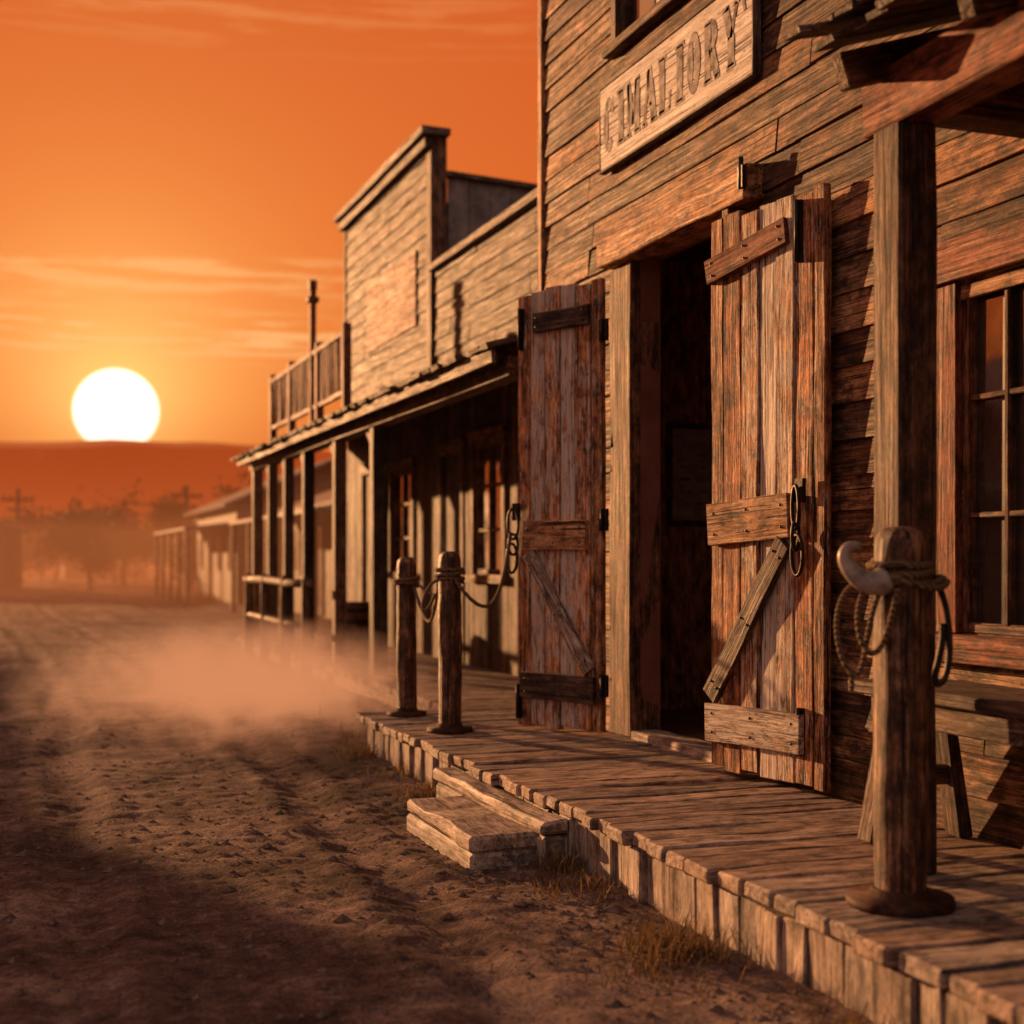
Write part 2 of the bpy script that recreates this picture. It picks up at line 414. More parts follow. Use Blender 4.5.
# sign -------------------------------------------------------------
sg=empty('wall_sign')
b=B(); SY0,SY1,SZ0,SZ1=5.62,7.36,3.455,3.92
for i in range(3):
    h=(SZ1-SZ0)/3; b.bb(W-.075,W-.04,SY0,SY1,SZ0+i*h,SZ0+(i+1)*h-.003,jit=.0015,seg=3)
b.make('board',M_sign,sg,.003)
b=B()
b.bb(W-.080,W-.034,SY0-.012,SY1+.012,SZ1,SZ1+.012); b.bb(W-.080,W-.034,SY0-.012,SY1+.012,SZ0-.012,SZ0); b.bb(W-.078,W-.034,SY0-.012,SY0,SZ0,SZ1); b.bb(W-.078,W-.034,SY1,SY1+.012,SZ0,SZ1)
b.make('frame',M_old,sg,.002)
b=B(); XL=W-.0775
def quad(pts): b.add([(XL-.0,p[0],p[1]) for p in pts]+[(XL+.004,p[0],p[1]) for p in pts],[(0,1,2,3),(7,6,5,4),(0,4,5,1),(1,5,6,2),(2,6,7,3),(3,7,4,0)],[(0,0,0)]*8)
LH=.30; LW=.148; Z0=SZ0+.085
def st(o,x0,y0,x1,y1,w):
    dx,dy=(x1-x0)*LW,(y1-y0)*LH; l=math.hypot(dx,dy); nx,ny=-dy/l*w*LW/2,dx/l*w*LW/2
    P=[(x0*LW+nx,y0*LH+ny),(x1*LW+nx,y1*LH+ny),(x1*LW-nx,y1*LH-ny),(x0*LW-nx,y0*LH-ny)]
    quad([(o-p[0],Z0+p[1]) for p in P])
def arc(o,cx,cy,rx,ry,a0,a1,w,n=10):
    for i in range(n):
        A=math.radians(a0+(a1-a0)*i/n);C=math.radians(a0+(a1-a0)*(i+1)/n)
        def pt(t,k):
            thick=w*(.45+.55*abs(math.cos(t)))
            return (o-(cx+(rx-k*thick)*math.cos(t))*LW, Z0+(cy+(ry-k*w*.35)*math.sin(t))*LH)
        quad([pt(A,0),pt(C,0),pt(C,1),pt(A,1)])
def serif(o,x,y,w=.5): st(o,x-w/2,y,x+w/2,y,.16)
def glyph(ch,o):
    if ch=='C': arc(o,.5,.5,.48,.52,40,320,.44,14); st(o,.88,.98,.88,.68,.14)
    if ch=='O': arc(o,.5,.5,.48,.52,0,360,.44,16)
    if ch=='I': st(o,.35,.03,.35,.97,.44); serif(o,.35,.03,.7); serif(o,.35,.97,.7)
    if ch=='M': st(o,.14,.03,.14,.97,.22); st(o,.9,.03,.9,.97,.42); st(o,.16,.95,.5,.2,.36); st(o,.5,.2,.82,.95,.18); serif(o,.14,.03,.46); serif(o,.9,.03,.54); serif(o,.12,.97,.3); serif(o,.92,.97,.4)
    if ch=='A': st(o,.08,.03,.48,.97,.2); st(o,.46,.97,.9,.03,.44); st(o,.25,.34,.72,.34,.13); serif(o,.1,.03,.42); serif(o,.88,.03,.5)
    if ch=='L': st(o,.25,.03,.25,.97,.44); serif(o,.25,.97,.64); st(o,.0,.04,.9,.04,.16); st(o,.86,.04,.86,.34,.16)
    if ch=='R': st(o,.22,.03,.22,.97,.42); serif(o,.22,.03,.58); st(o,.0,.97,.5,.97,.14); arc(o,.46,.74,.4,.25,-90,90,.36,8); st(o,.3,.5,.55,.5,.14); st(o,.5,.5,.86,.03,.38); serif(o,.88,.03,.34)
    if ch=='Y': st(o,.5,.03,.5,.5,.42); st(o,.5,.48,.14,.97,.38); st(o,.5,.48,.88,.97,.18); serif(o,.5,.03,.6); serif(o,.14,.97,.42); serif(o,.86,.97,.38)
o=SY1-.05
for ch in 'CIMALIORY':
    glyph(ch,o); o-= LW*( .80 if ch=='I' else (1.34 if ch=='M' else 1.20))+.012
st(o,.0,.97,.1,.75,.14)
b.make('lettering',M_ink,sg)

# porch (near) ------------------------------------------------------
b=B()
pj=(2.65,3.73)
b.bb(pj[0]-.070,pj[0]+.070,pj[1]-.075,pj[1]+.075,DK+.002,2.6,jit=.003,seg=8,warp=.003)
b.bb(pj[0]-.078,pj[0]+.078,-1.2,-1.04,DK+.002,2.6,jit=.003)
b.make('porch_posts',M_trim,main,.010)
b=B()
b.bb(pj[0]-.075,pj[0]+.075,-2.5,3.86,2.605,2.79,jit=.006,mat=1,seg=8,warp=.006)
b.bb(pj[0]+.08,W,3.62,3.76,2.62,2.76,jit=.003)
for y in [3.74-.6*i for i in range(11)]:
    b.beam((2.42,y,2.75),(3.24,y,2.73+.30*.94),.06,.11,jit=.002)
b.make('porch_beams',[M_trim,M_red],main,.006)
b=B(); y=-2.5
while y<3.75:
    w=random.uniform(.10,.17); e=random.uniform(-.04,.03)
    b.beam((2.36+e,y+w/2,2.83+e*.3),(3.24,y+w/2,2.80+.306),w-.006,.022,jit=.004); y+=w
for k in range(4):
    y=-2.5
    while y<3.78:
        w=random.uniform(.07,.14); x0=2.32+k*.2+random.uniform(-.035,.035)
        z0=2.865+(x0-2.3)*.29
        b.beam((x0,y+w/2,z0+random.uniform(0,.016)),(x0+.3,y+w/2,z0+.085),w-.006,.018,jit=.005); y+=w
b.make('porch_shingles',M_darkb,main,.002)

# ================================================================== BOARDWALK
bw=empty('boardwalk')
b=B(); y=-1.5
while y<8.68:
    w=random.uniform(.11,.19)
    x0=2.085+random.uniform(-.02,.025)
    b.box(((x0+3.225)/2,y+w/2,DK-.025+random.uniform(-.004,.004)),(3.225-x0,w-random.uniform(.007,.016),.05),
          rot=Matrix.Rotation(random.uniform(-.008,.008),3,'Z')@Matrix.Rotation(random.uniform(-.006,.006),3,'X'),jit=.004,seg=5,warp=.003)
    y+=w
b.make('planks',M_deck,bw,.008)
b=B(); y=-1.5
while y<8.6:
    w=random.uniform(.10,.19)
    b.bb(2.125+random.uniform(-.012,.015),2.16,y,y+w-.007,-.08,.205+random.uniform(-.01,.0),jit=.006); y+=w
x=2.17
while x<3.2:
    b.bb(x,x+.15,8.60,8.63,-.08,.2,jit=.004); x+=.157
b.bb(2.17,2.27,-1.5,8.55,-.05,.2)
b.make('skirting',M_step,bw,.006)
sp_=empty('wooden_step')
b=B()
b.bb(1.72,2.09,5.30,6.26,.075,.135,jit=.008,seg=6,warp=.004)
b.bb(1.725,2.085,5.305,6.25,-.05,.073,jit=.006)
b.bb(1.99,2.115,5.20,6.72,.137,.20,jit=.008,seg=6,warp=.004); b.bb(2.0,2.12,6.28,6.70,-.05,.135,jit=.004); b.bb(2.0,2.12,5.21,5.29,-.05,.135,jit=.004)
b.make('treads',M_step,sp_,.014)

# ================================================================== HITCHING POSTS
def coil(b,cx,cy,z,r,turns,rr,tilt=.0,ph=0):
    pts=[]
    for i in range(int(turns*20)+1):
        a=ph+2*math.pi*i/20
        pts.append((cx+r*math.cos(a),cy+r*math.sin(a),z+i/20*rr*1.9+tilt*math.cos(a)+.002*math.sin(5*a)))
    b.tube(pts,rr,7); return pts
def bez(p0,p1,p2,p3,n=18):
    p0,p1,p2,p3=map(Vector,(p0,p1,p2,p3)); o=[]
    for i in range(n+1):
        t=i/n; o.append(p0*(1-t)**3+p1*3*t*(1-t)**2+p2*3*t*t*(1-t)+p3*t**3)
    return o
camR=Vector((math.cos(TH),-math.sin(TH),0))
def hpost(x,y,h,r,square,turns,zr):
    e=empty('hitching_post')
    b=B()
    prof=[(r*1.02,0),(r,.05)]+[(r*(1+.02*math.sin(k*2.1)),.05+(h-.11)*k/14) for k in range(1,14)]+[(r*1.0,h-.06),(r*.97,h-.04),(r*.86,h-.018),(r*.6,h-.004),(r*.25,h)]
    b.lathe((x,y,DK),prof,24,wob=.12); b.make('post',M_post,e)
    b=B()
    b.lathe((x,y,DK),[(r*2.05,.0),(r*2.1,.01),(r*2.05,.028),(r*1.2,.032),(r*1.12,.05),(r*1.05,.052)],28 if not square else 10,wob=.03); 
    b.make('base_plate',M_rust,e)
    b=B()
    for k in range(turns):
        coil(b,x,y,DK+zr+k*.028,r+.012+.004*(k%2),1.0,.0115,tilt=.006*(1 if k%2 else -1),ph=k)
    return e,b
NX,NY=2.38,3.37
e,b=hpost(NX,NY,1.075,.073,False,3,.90)
C=Vector((NX,NY,DK))
def L(u,w,z):
    return C+camR*u+Vector((-math.sin(TH),-math.cos(TH),0))*w+Vector((0,0,z))
b.tube(bez(L(-.07,.05,.93),L(-.16,.06,.90),L(-.14,.05,.74),L(-.10,.06,.72))+bez(L(-.10,.06,.72),L(-.07,.06,.71),L(-.05,.07,.78),L(-.03,.085,.90))[1:],.0085,7)
b.tube(bez(L(-.10,.03,.93),L(-.23,.03,.90),L(-.19,.04,.69),L(-.145,.04,.66)),.008,7)
b.tube(bez(L(-.145,.04,.66),L(-.10,.04,.64),L(-.12,.04,.80),L(-.06,.06,.92)),.008,7)
b.tube(bez(L(-.145,.04,.67),L(-.155,.04,.65),L(-.14,.04,.63),L(-.15,.04,.61)),.007,7)
b.tube(bez(L(.05,.06,.90),L(.10,.06,.93),L(.14,.02,.93),L(.10,-.02,.93)),.010,7)
b.tube(bez(L(-.02,.085,.93),L(.05,.09,.90),L(.10,.07,.89),L(.125,.03,.92)),.010,7)
b.make('rope',M_rope,e)
b=B()
b.tube(bez(L(.09,.0,.93),L(.14,.0,.90),L(.16,.0,.66),L(.115,.0,.63))+bez(L(.115,.0,.63),L(.07,.0,.61),L(.13,.0,.72),L(.12,.0,.80))[1:],.010,8)
b.make('iron_hook',M_iron,e)
b=B()
pts=bez(L(-.055,.05,.925),L(-.10,.06,.90),L(-.145,.06,.93),L(-.165,.05,.97),14)+bez(L(-.165,.05,.97),L(-.18,.05,1.0),L(-.165,.05,1.03),L(-.125,.05,1.02),8)[1:]
rad=[.040-.030*(i/(len(pts)-1))**1.1 for i in range(len(pts))]
b.tube(pts,rad,12); b.make('horn_cleat',M_horn,e)

e2,b=hpost(2.36,7.63,1.03,.066,True,3,.86)
e3,b3=hpost(2.35,8.52,1.0,.062,True,2,.82)
dh=PF(.67,.08,1.40)
b.tube(bez((2.36,7.56,1.14),(2.50,7.45,.90),(2.62,7.5,.88),tuple(dh),24),.011,7)
b.tube(bez((2.30,7.60,1.13),(2.16,7.60,1.12),(2.16,7.60,.80),(2.26,7.58,1.05)),.009,7)
b.tube(bez((2.38,8.47,1.08),(2.40,8.3,.90),(2.36,8.0,.70),(2.32,7.72,1.12),24),.010,7)
b.tube(bez((2.40,8.47,1.1),(2.46,8.3,1.0),(2.40,8.0,1.0),(2.36,7.72,1.14),20),.009,7)
b.make('rope',M_rope,e2)
b3.make('rope',M_rope,e3)

# ================================================================== BENCH
bn=empty('wooden_bench')
b=B()
for i in range(3):
    b.bb(2.80+i*.125,2.80+i*.125+.118,2.75,4.28,.775,.815,jit=.004,seg=3)
b.bb(2.84,2.87,2.85,4.20,.68,.772,jit=.003); b.bb(3.10,3.13,2.85,4.20,.68,.772,jit=.003)
for y in (2.9,4.14):
    b.beam((2.80,y,DK+.003),(2.90,y,.772),.09,.05,jit=.004); b.beam((3.17,y,DK+.003),(3.09,y,.772),.09,.05,jit=.004)
    b.bb(2.84,3.13,y-.02,y+.02,.45,.52)
b.make('seat_and_legs',M_darkb,bn,.005)

# ================================================================== SECOND BUILDING
s2=empty('false_front_building'); X2=4.4
op=[(12.45,13.3,1.1,2.4),(13.75,14.45,.2,2.35),(15.6,16.5,1.1,2.3),(10.4,11.4,1.1,2.4),(17.3,18.0,.2,2.35)]
b=B(); y=8.7
while y<18.9:
    w=random.uniform(.14,.2); iv=[(.18,3.3)]
    for (a,c,z0,z1) in op:
        if a<y+w/2<c: iv=subtract(iv,(z0,z1))
    for (z0,z1) in iv: b.bb(X2-.02+random.uniform(-.005,.005),X2+.02,y,y+w-.006,z0,z1,jit=.002)
    y+=w
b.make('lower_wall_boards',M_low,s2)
b=B(); siding(b,X2,8.7,14.8,3.3,4.4,.17,[]); siding(b,X2-.03,14.8,18.9,3.0,5.85,.17,[]); b.make('upper_siding',M_old,s2)
b=B()
b.bb(X2+.03,X2+.12,8.7,18.9,0,4.3); b.bb(X2+.03,9,8.7,8.8,0,4.3); b.bb(8.9,9,8.8,18.9,0,4.3); b.bb(X2+.12,8.9,18.8,18.9,0,5.2); b.bb(X2+.12,8.9,8.8,18.8,4.1,4.2)
b.make('walls',M_dark,s2)
b=B()
x=X2+.16
while x<9:
    b.bb(x,x+.24,14.8,14.84,4.2,5.47-.05*(x-X2),jit=.004); x+=.247
b.bb(X2+.12,9.0,14.85,18.8,4.2,5.2)
b.make('roof_side_tin',M_tin,s2)
b=B()
b.bb(X2-.06,X2+.13,14.74,14.92,3.0,5.95,jit=.004,mat=0)
b.bb(X2-.20,X2+.14,14.62,19.0,5.88,5.96,jit=.01,seg=3,mat=1); b.bb(X2-.14,X2-.05,14.7,18.94,5.76,5.878,mat=1)
b.bb(X2-.10,X2+.12,8.7,14.72,4.39,4.47,jit=.006,mat=1)
b.beam((X2+.13,14.8,5.50),(9.0,14.8,5.26),.16,.05,mat=1)
b.bb(X2-.07,X2+.02,18.86,18.92,2.9,5.85,mat=0)
b.bb(X2-.075,X2-.05,15.3,17.6,3.9,4.75,mat=2,jit=.003,seg=2)
b.make('cornice_and_trim',[M_trim,M_darkb,M_red],s2)
b=B(); g=B()
for (a,c,z0,z1) in op:
    if z0>1: win(b,g,X2,a,c,z0,z1,2,3,fr=.05,trim=.1)
    else:
        b.bb(X2-.04,X2+.02,a-.1,a,.18,z1); b.bb(X2-.04,X2+.02,c,c+.1,.18,z1); b.bb(X2-.05,X2+.02,a-.12,c+.12,z1,z1+.14)
        b.bb(X2+.0,X2+.03,a,c,.18,z1,mat=1)
b.make('window_and_door_frames',[M_trim,M_darkb],s2); g.make('window_glass',M_glass2,s2)
b=B()
for (y,w) in ((12.6,.14),(14.2,.12),(15.8,.12),(17.0,.12),(18.1,.12),(19.3,.13)):
    b.bb(3.14,3.14+w,y-w/2,y+w/2,.18,2.47,jit=.004)
    b.beam((3.2,y,2.2),(3.2,y+.32,2.46),.05,.07)
b.bb(3.12,3.28,8.75,19.5,2.47,2.6,jit=.004,seg=6,warp=.006)
for i in range(18):
    y=8.9+i*.62; b.beam((3.06,y,2.585),(4.38,y,2.96),.06,.09,jit=.003)
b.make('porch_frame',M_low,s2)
b=B(); y=8.68
while y<19.6:
    w=random.uniform(.16,.26); e=random.uniform(-.05,.03)
    b.beam((2.93+e,y+w/2,2.645+e*.28),(4.38,y+w/2,3.05),w-.004,.035,jit=.006); y+=w
b.bb(2.97,3.0,8.7,19.6,2.54,2.63,jit=.004,seg=6,warp=.005)
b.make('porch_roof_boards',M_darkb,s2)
b=B(); y=9.05
while y<19.6:
    w=random.uniform(.14,.2); b.bb(2.98+random.uniform(-.03,.02),4.38,y,y+w-.008,.13,.18,jit=.004); y+=w
b.bb(3.04,3.08,9.05,19.6,-.05,.128); b.bb(3.08,4.3,9.05,9.1,-.05,.128)
b.make('porch_deck',M_deck,s2)
b=B(); bx=3.4
b.bb(bx-.04,bx+.04,14.75,19.2,3.66,3.71,jit=.004); b.bb(bx-.03,bx+.03,14.75,19.2,3.02,3.07)
y=14.8
while y<19.2: b.bb(bx-.018,bx+.018,y,y+.036,3.07,3.66,jit=.006); y+=.13
for y in (14.7,16.1,17.8,19.15): b.bb(bx-.045,bx+.045,y,y+.09,2.75,3.78)
b.bb(bx-.05,bx+.02,16.42,16.5,2.8,4.45,jit=.004); b.bb(bx-.08,bx+.05,16.39,16.53,4.3,4.36); b.bb(bx-.06,bx+.03,16.41,16.51,4.45,4.56)
b.make('balcony_rail',M_red,s2)

hr=empty('hitching_rail'); b=B()
for y in (14.3,15.5,16.8,18.0): b.lathe((2.88,y,-.03),[(.06,0),(.055,.5),(.055,1.05),(.03,1.1)],10,wob=.1)
b.tube([(2.88,14.1,1.0),(2.88,15.4,.985),(2.88,16.8,1.005),(2.88,18.2,.99)],.045,8); b.tube([(2.88,14.1,.55),(2.88,16,.54),(2.88,18.2,.55)],.035,8)
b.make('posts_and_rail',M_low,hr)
br=empty('wooden_barrel'); b=B()
b.lathe((3.55,15.0,.18),[(.19,0),(.225,.15),(.24,.3),(.225,.45),(.19,.6)],14); b.make('staves',M_trim,br)
b=B()
for z,r in ((.1,.218),(.22,.238),(.4,.238),(.52,.216)): b.lathe((3.55,15.0,.18+z-.02),[(r,0),(r+.006,.0),(r+.006,.035),(r,.035)],18)
b.make('hoops',M_iron,br)

# ================================================================== FAR HOUSES
def house(x0,x1,y0,y1,ze,zr,wallm,roofm,ridge='Y',side=-1):
    e=empty('wooden_house'); b=B()
    y=y0
    while y<y1: b.bb(x0,x0+.06,y,min(y+.3,y1)-.02,-.05,ze,mat=0); y+=.3
    x=x0+.07
    while x<x1: b.bb(x,min(x+.3,x1)-.02,y0,y0+.06,-.05,ze,mat=0); x+=.3
    b.bb(x0+.06,x1,y0+.06,y1,-.05,ze-.01,mat=0)
    xm=(x0+x1)/2; ov=.4
    vs=[(x0,y0+.02,ze),(x1,y0+.02,ze),(xm,y0+.02,zr)]; b.add(vs,[(0,1,2)],vs,0)
    vs=[(x0,y1-.02,ze),(x1,y1-.02,ze),(xm,y1-.02,zr)]; b.add(vs,[(0,1,2)],vs,0)
    yy=y0-.4
    while yy<y1+.4:
        b.beam((x0-ov,yy+.3,ze-.08),(xm,yy+.3,zr+.05),.59,.08,mat=1); b.beam((x1+ov,yy+.3,ze-.08),(xm,yy+.3,zr+.05),.59,.08,mat=1); yy+=.6
    n=int((y1-y0)/2.2)
    xf=x0 if side<0 else x1; s=side
    def bx(a,c,*r,**k): b.bb(min(a,c),max(a,c),*r,**k)
    for i in range(n):
        yc=y0+(i+.5)*(y1-y0)/n
        bx(xf+s*.05,xf+s*.01,yc-.45,yc+.45,(.0 if i==n//2 else .9),2.05,mat=2); bx(xf+s*.055,xf+s*.035,yc-.37,yc+.37,(.0 if i==n//2 else .98),1.97,mat=3)
        bx(xf+s*.06,xf+s*.04,yc-.02,yc+.02,.98,1.97,mat=2)
    for xc in (x0+(x1-x0)*.3,x0+(x1-x0)*.7):
        b.bb(xc-.45,xc+.45,y0-.05,y0-.01,.9,2.05,mat=2); b.bb(xc-.37,xc+.37,y0-.055,y0-.02,.98,1.97,mat=3)
    bx(xf+s*1.5,xf,y0,y1,2.2,2.27,mat=1,rot=Matrix.Rotation(.12*s,3,'Y'))
    k=y0+.1
    while k<y1: bx(xf+s*1.45,xf+s*1.35,k-.05,k+.05,-.05,2.15,mat=2); k+=(y1-y0-.2)/4
    b.make('walls_roof_porch',[wallm,roofm,M_trim,M_glass2],e); return e
house(6.2,12.5,41,50,2.9,4.3,M_old,M_tin)
house(6.6,13,25,35,2.5,3.7,M_old,M_tin)
house(-8,.45,60,68,2.5,3.5,M_old,M_tin)
house(9,16,60,72,3.2,4.8,M_old,M_tin)
house(3.5,9,100,110,2.8,4.4,M_old,M_tin)
# opposite side of the street
house(-12,-6.2,15.5,23.5,3.3,4.7,M_old,M_tin,side=1)  # out of view; placed and sized to throw shadow over the foreground dirt
house(-13,-7,27,37,3.0,4.4,M_old,M_tin,side=1)

def pole(x,y,h):
    e=empty('utility_pole'); b=B(); b.lathe((x,y,-.1),[(.16,0),(.11,h)],8); b.bb(x-.9,x+.9,y-.06,y+.06,h-.8,h-.65); b.bb(x-.6,x+.6,y-.05,y+.05,h-1.35,h-1.22)
    for dx in (-.8,-.4,.4,.8): b.lathe((x+dx,y,h-.65),[(.05,0),(.06,.1),(.02,.18)],6)
    b.make('pole_and_arms',M_bark,e)
pole(9.5,81.6,5.6); pole(.43,84.8,5.4)

# ================================================================== TREES
def tree(x,y,h,wd,seed,n=2600):
    rs=random.Random(seed); e=empty('desert_tree'); b=B(); tips=[]
    def limb(p,d,l,r,dep):
        pts=[p]; rr=[r]
        for i in range(4):
            d=(d+Vector((rs.uniform(-.25,.25),rs.uniform(-.25,.25),rs.uniform(-.05,.2)))).normalized(); p=p+d*l/4; pts.append(p); rr.append(r*(1-.14*(i+1)))
        b.tube(pts,rr,6)
        if dep<3:
            for k in range(rs.randint(3,4)):
                a=rs.uniform(0,6.28); nd=(d*.6+Vector((math.cos(a)*wd,math.sin(a)*wd,rs.uniform(.0,.6)))).normalized()
                limb(pts[rs.randint(2,4)],nd,l*rs.uniform(.55,.8),r*.5,dep+1)
        if dep>=1: tips.extend(pts[2:])
    limb(Vector((x,y,-.1)),Vector((0,0,1)),h*.34,h*.03,0)
    b.make('trunk_and_limbs',M_bark,e)
    b=B(); cl=[t+Vector((rs.gauss(0,.2),rs.gauss(0,.2),rs.gauss(0,.2)-.25))*h*.2 for t in tips]
    vs=[];fs=[];gs=[]
    for i in range(n):
        c=rs.choice(cl); p=c+Vector((rs.gauss(0,1),rs.gauss(0,1),rs.gauss(0,.8)))*h*.06
        s=h*.022*rs.uniform(.6,1.6); u=Vector((rs.gauss(0,1),rs.gauss(0,1),rs.gauss(0,1))).normalized(); v=u.orthogonal().normalized()
        k=len(vs); vs+=[p-u*s,p+v*s*.6,p+u*s,p-v*s*.6]; fs.append((k,k+1,k+2,k+3))
    b.add(vs,fs,vs,0); b.make('foliage',M_leaf,e)
for i,(x,y,h,w) in enumerate([(3.2,62,4.4,1.0),(5.2,70,5.4,1.1),(8.5,88,7.0,1.1),(13,92,7.2,1.0),(2.6,90,5.4,1.2),(.6,78,5.6,1.0),(-1.5,92,6,1.1),(18,100,7,1),(6.6,56,4.0,1.2),(5.6,82,6.2,1.2)]):
    tree(x,y,h,w,50+i)
b=B(); rs=random.Random(3); vs=[];fs=[]
for i in range(12000):
    cx=rs.uniform(-40,60); cy=rs.uniform(110,190)
    cx=round(cx/5)*5+rs.gauss(0,1.6); p=Vector((cx,cy,abs(rs.gauss(0,2.2))))
    s=rs.uniform(.15,.45); u=Vector((rs.gauss(0,1),rs.gauss(0,1),rs.gauss(0,1))).normalized(); v=u.orthogonal()
    k=len(vs); vs+=[p-u*s,p+v*s*.6,p+u*s,p-v*s*.6]; fs.append((k,k+1,k+2,k+3))
b.add(vs,fs,vs,0); b.make('distant_scrub',M_leaf)

# ================================================================== GROUND, ROAD, HILLS
me=bpy.data.meshes.new('ground'); me.from_pydata([(-2500,-800,-.07),(2500,-800,-.07),(2500,3000,-.07),(-2500,3000,-.07)],[],[(0,1,2,3)]); me.materials.append(M_ground)
o=bpy.data.objects.new('ground',me); scene.collection.objects.link(o)
def axis(segs):
    r=[]
    for a,b_,st_ in segs:
        n=max(1,int((b_-a)/st_)); r+=[a+(b_-a)*i/n for i in range(n)]
    r.append(segs[-1][1]); return r
xs=axis([(-6,-3,.3),(-3,-1,.1),(-1,2.3,.025),(2.3,3.7,.1)]); ys=axis([(-3,2,.2),(2,9,.025),(9,16,.08),(16,30,.25),(30,95,1.5)])
def gh(x,y):
    p=Vector((x,y,0))
    h=.022*noise.noise(p*.7)+.014*noise.noise(p*2.1+Vector((5,0,0)))+.009*noise.noise(p*6)+.007*noise.noise(p*14)+.005*noise.noise(p*30)
    c=.4*math.sin(y*.12)
    for rx in (-1.6,.0,1.15):
        d=(x-rx-c-.12*noise.noise(Vector((0,y*.5,rx)))); h-= .032*math.exp(-(d/.10)**2)*(.6+.6*noise.noise(Vector((rx,y*.8,3)))); h+=.013*math.exp(-((abs(d)-.18)/.07)**2)
    h+=.03*math.exp(-((x-2.05)/.25)**2)
    e=min(x+6,3.7-x,y+3,95-y); 
    if e<.6: h-=.12*(1-e/.6)
    return h
vs=[];nx=len(xs)
for y in ys:
    for x in xs: vs.append((x,y,gh(x,y)))
fs=[(j*nx+i,j*nx+i+1,(j+1)*nx+i+1,(j+1)*nx+i) for j in range(len(ys)-1) for i in range(nx-1)]
me=bpy.data.meshes.new('dirt_road'); me.from_pydata(vs,[],fs); me.materials.append(M_road); me.polygons.foreach_set('use_smooth',[True]*len(fs))
o=bpy.data.objects.new('dirt_road',me); scene.collection.objects.link(o)
b=B(); rs=random.Random(5)
for i in range(5000):
    if i%3: x=rs.uniform(-1,2.1); 
    else: x=2.08-abs(rs.gauss(0,.25))
    y=rs.uniform(2,13) if i%2 else rs.uniform(2,7)
    s=min(.04,.004+rs.expovariate(1/.006)); z=gh(x,y)
    vv=[]
    for d in ((1,0,0),(0,1,0),(-1,0,0),(0,-1,0),(.2,.1,.8),(0,0,-.6)):
        vv.append((x+d[0]*s*rs.uniform(.6,1.2),y+d[1]*s*rs.uniform(.6,1.2),z+d[2]*s*rs.uniform(.5,1)))
    b.add(vv,[(0,1,4),(1,2,4),(2,3,4),(3,0,4),(1,0,5),(2,1,5),(3,2,5),(0,3,5)],vv,0)
b.make('gravel',M_stone)
b=B()
for (tx,ty,n,hh,sp) in [(1.93,3.9,420,.11,.08),(1.75,3.75,120,.06,.08),(2.02,4.75,90,.07,.06),(1.92,4.85,120,.06,.07),(2.03,5.1,170,.09,.05),(1.62,4.9,20,.04,.1),(2.03,6.95,140,.09,.07),(2.05,7.6,70,.09,.08),(2.02,8.4,120,.10,.08),(1.55,4.1,20,.04,.1),(2.0,3.0,120,.09,.10),(2.6,9.4,200,.12,.25),(2.9,11,200,.12,.3)]:
    for i in range(n):
        x=tx+rs.gauss(0,sp); y=ty+rs.gauss(0,sp*1.3)
        if y<9 and x>2.1: x=2.1-rs.random()*.06
        z=gh(x,y)-.01; a=rs.uniform(0,6.28); h=hh*rs.uniform(.3,1.2); w=.0026; ln=h*rs.uniform(.3,1.1)
        d=Vector((math.cos(a),math.sin(a),0)); s=Vector((-d.y,d.x,0))*w; p=Vector((x,y,z))
        q1=p+d*ln*.35+Vector((0,0,h*.6)); q2=p+d*ln+Vector((0,0,h))
        vv=[p-s,p+s,q1+s*.8,q1-s*.8,q2]; b.add(vv,[(0,1,2,3),(3,2,4)],vv,0)
b.make('dry_grass',M_grass)
vs=[];fs=[];n=200
for j,(yy,k) in enumerate(((470,0),(500,.45),(540,.8),(600,1),(700,.9),(900,0))):
    for i in range(n+1):
        x=-700+1700*i/n
        z=(49.5+4*noise.noise(Vector((x*.008,1,0)))+1.5*noise.noise(Vector((x*.04,2,0))))*k + (2*noise.noise(Vector((x*.02,yy*.05,0))) if 0<k<1 else 0)
        vs.append((x,yy,z-.5))
for j in range(5):
    for i in range(n):
        a=j*(n+1)+i; fs.append((a,a+1,a+n+2,a+n+1))
me=bpy.data.meshes.new('hills'); me.from_pydata(vs,[],fs); me.materials.append(M_hill); me.polygons.foreach_set('use_smooth',[True]*len(fs))
o=bpy.data.objects.new('hills',me); scene.collection.objects.link(o)

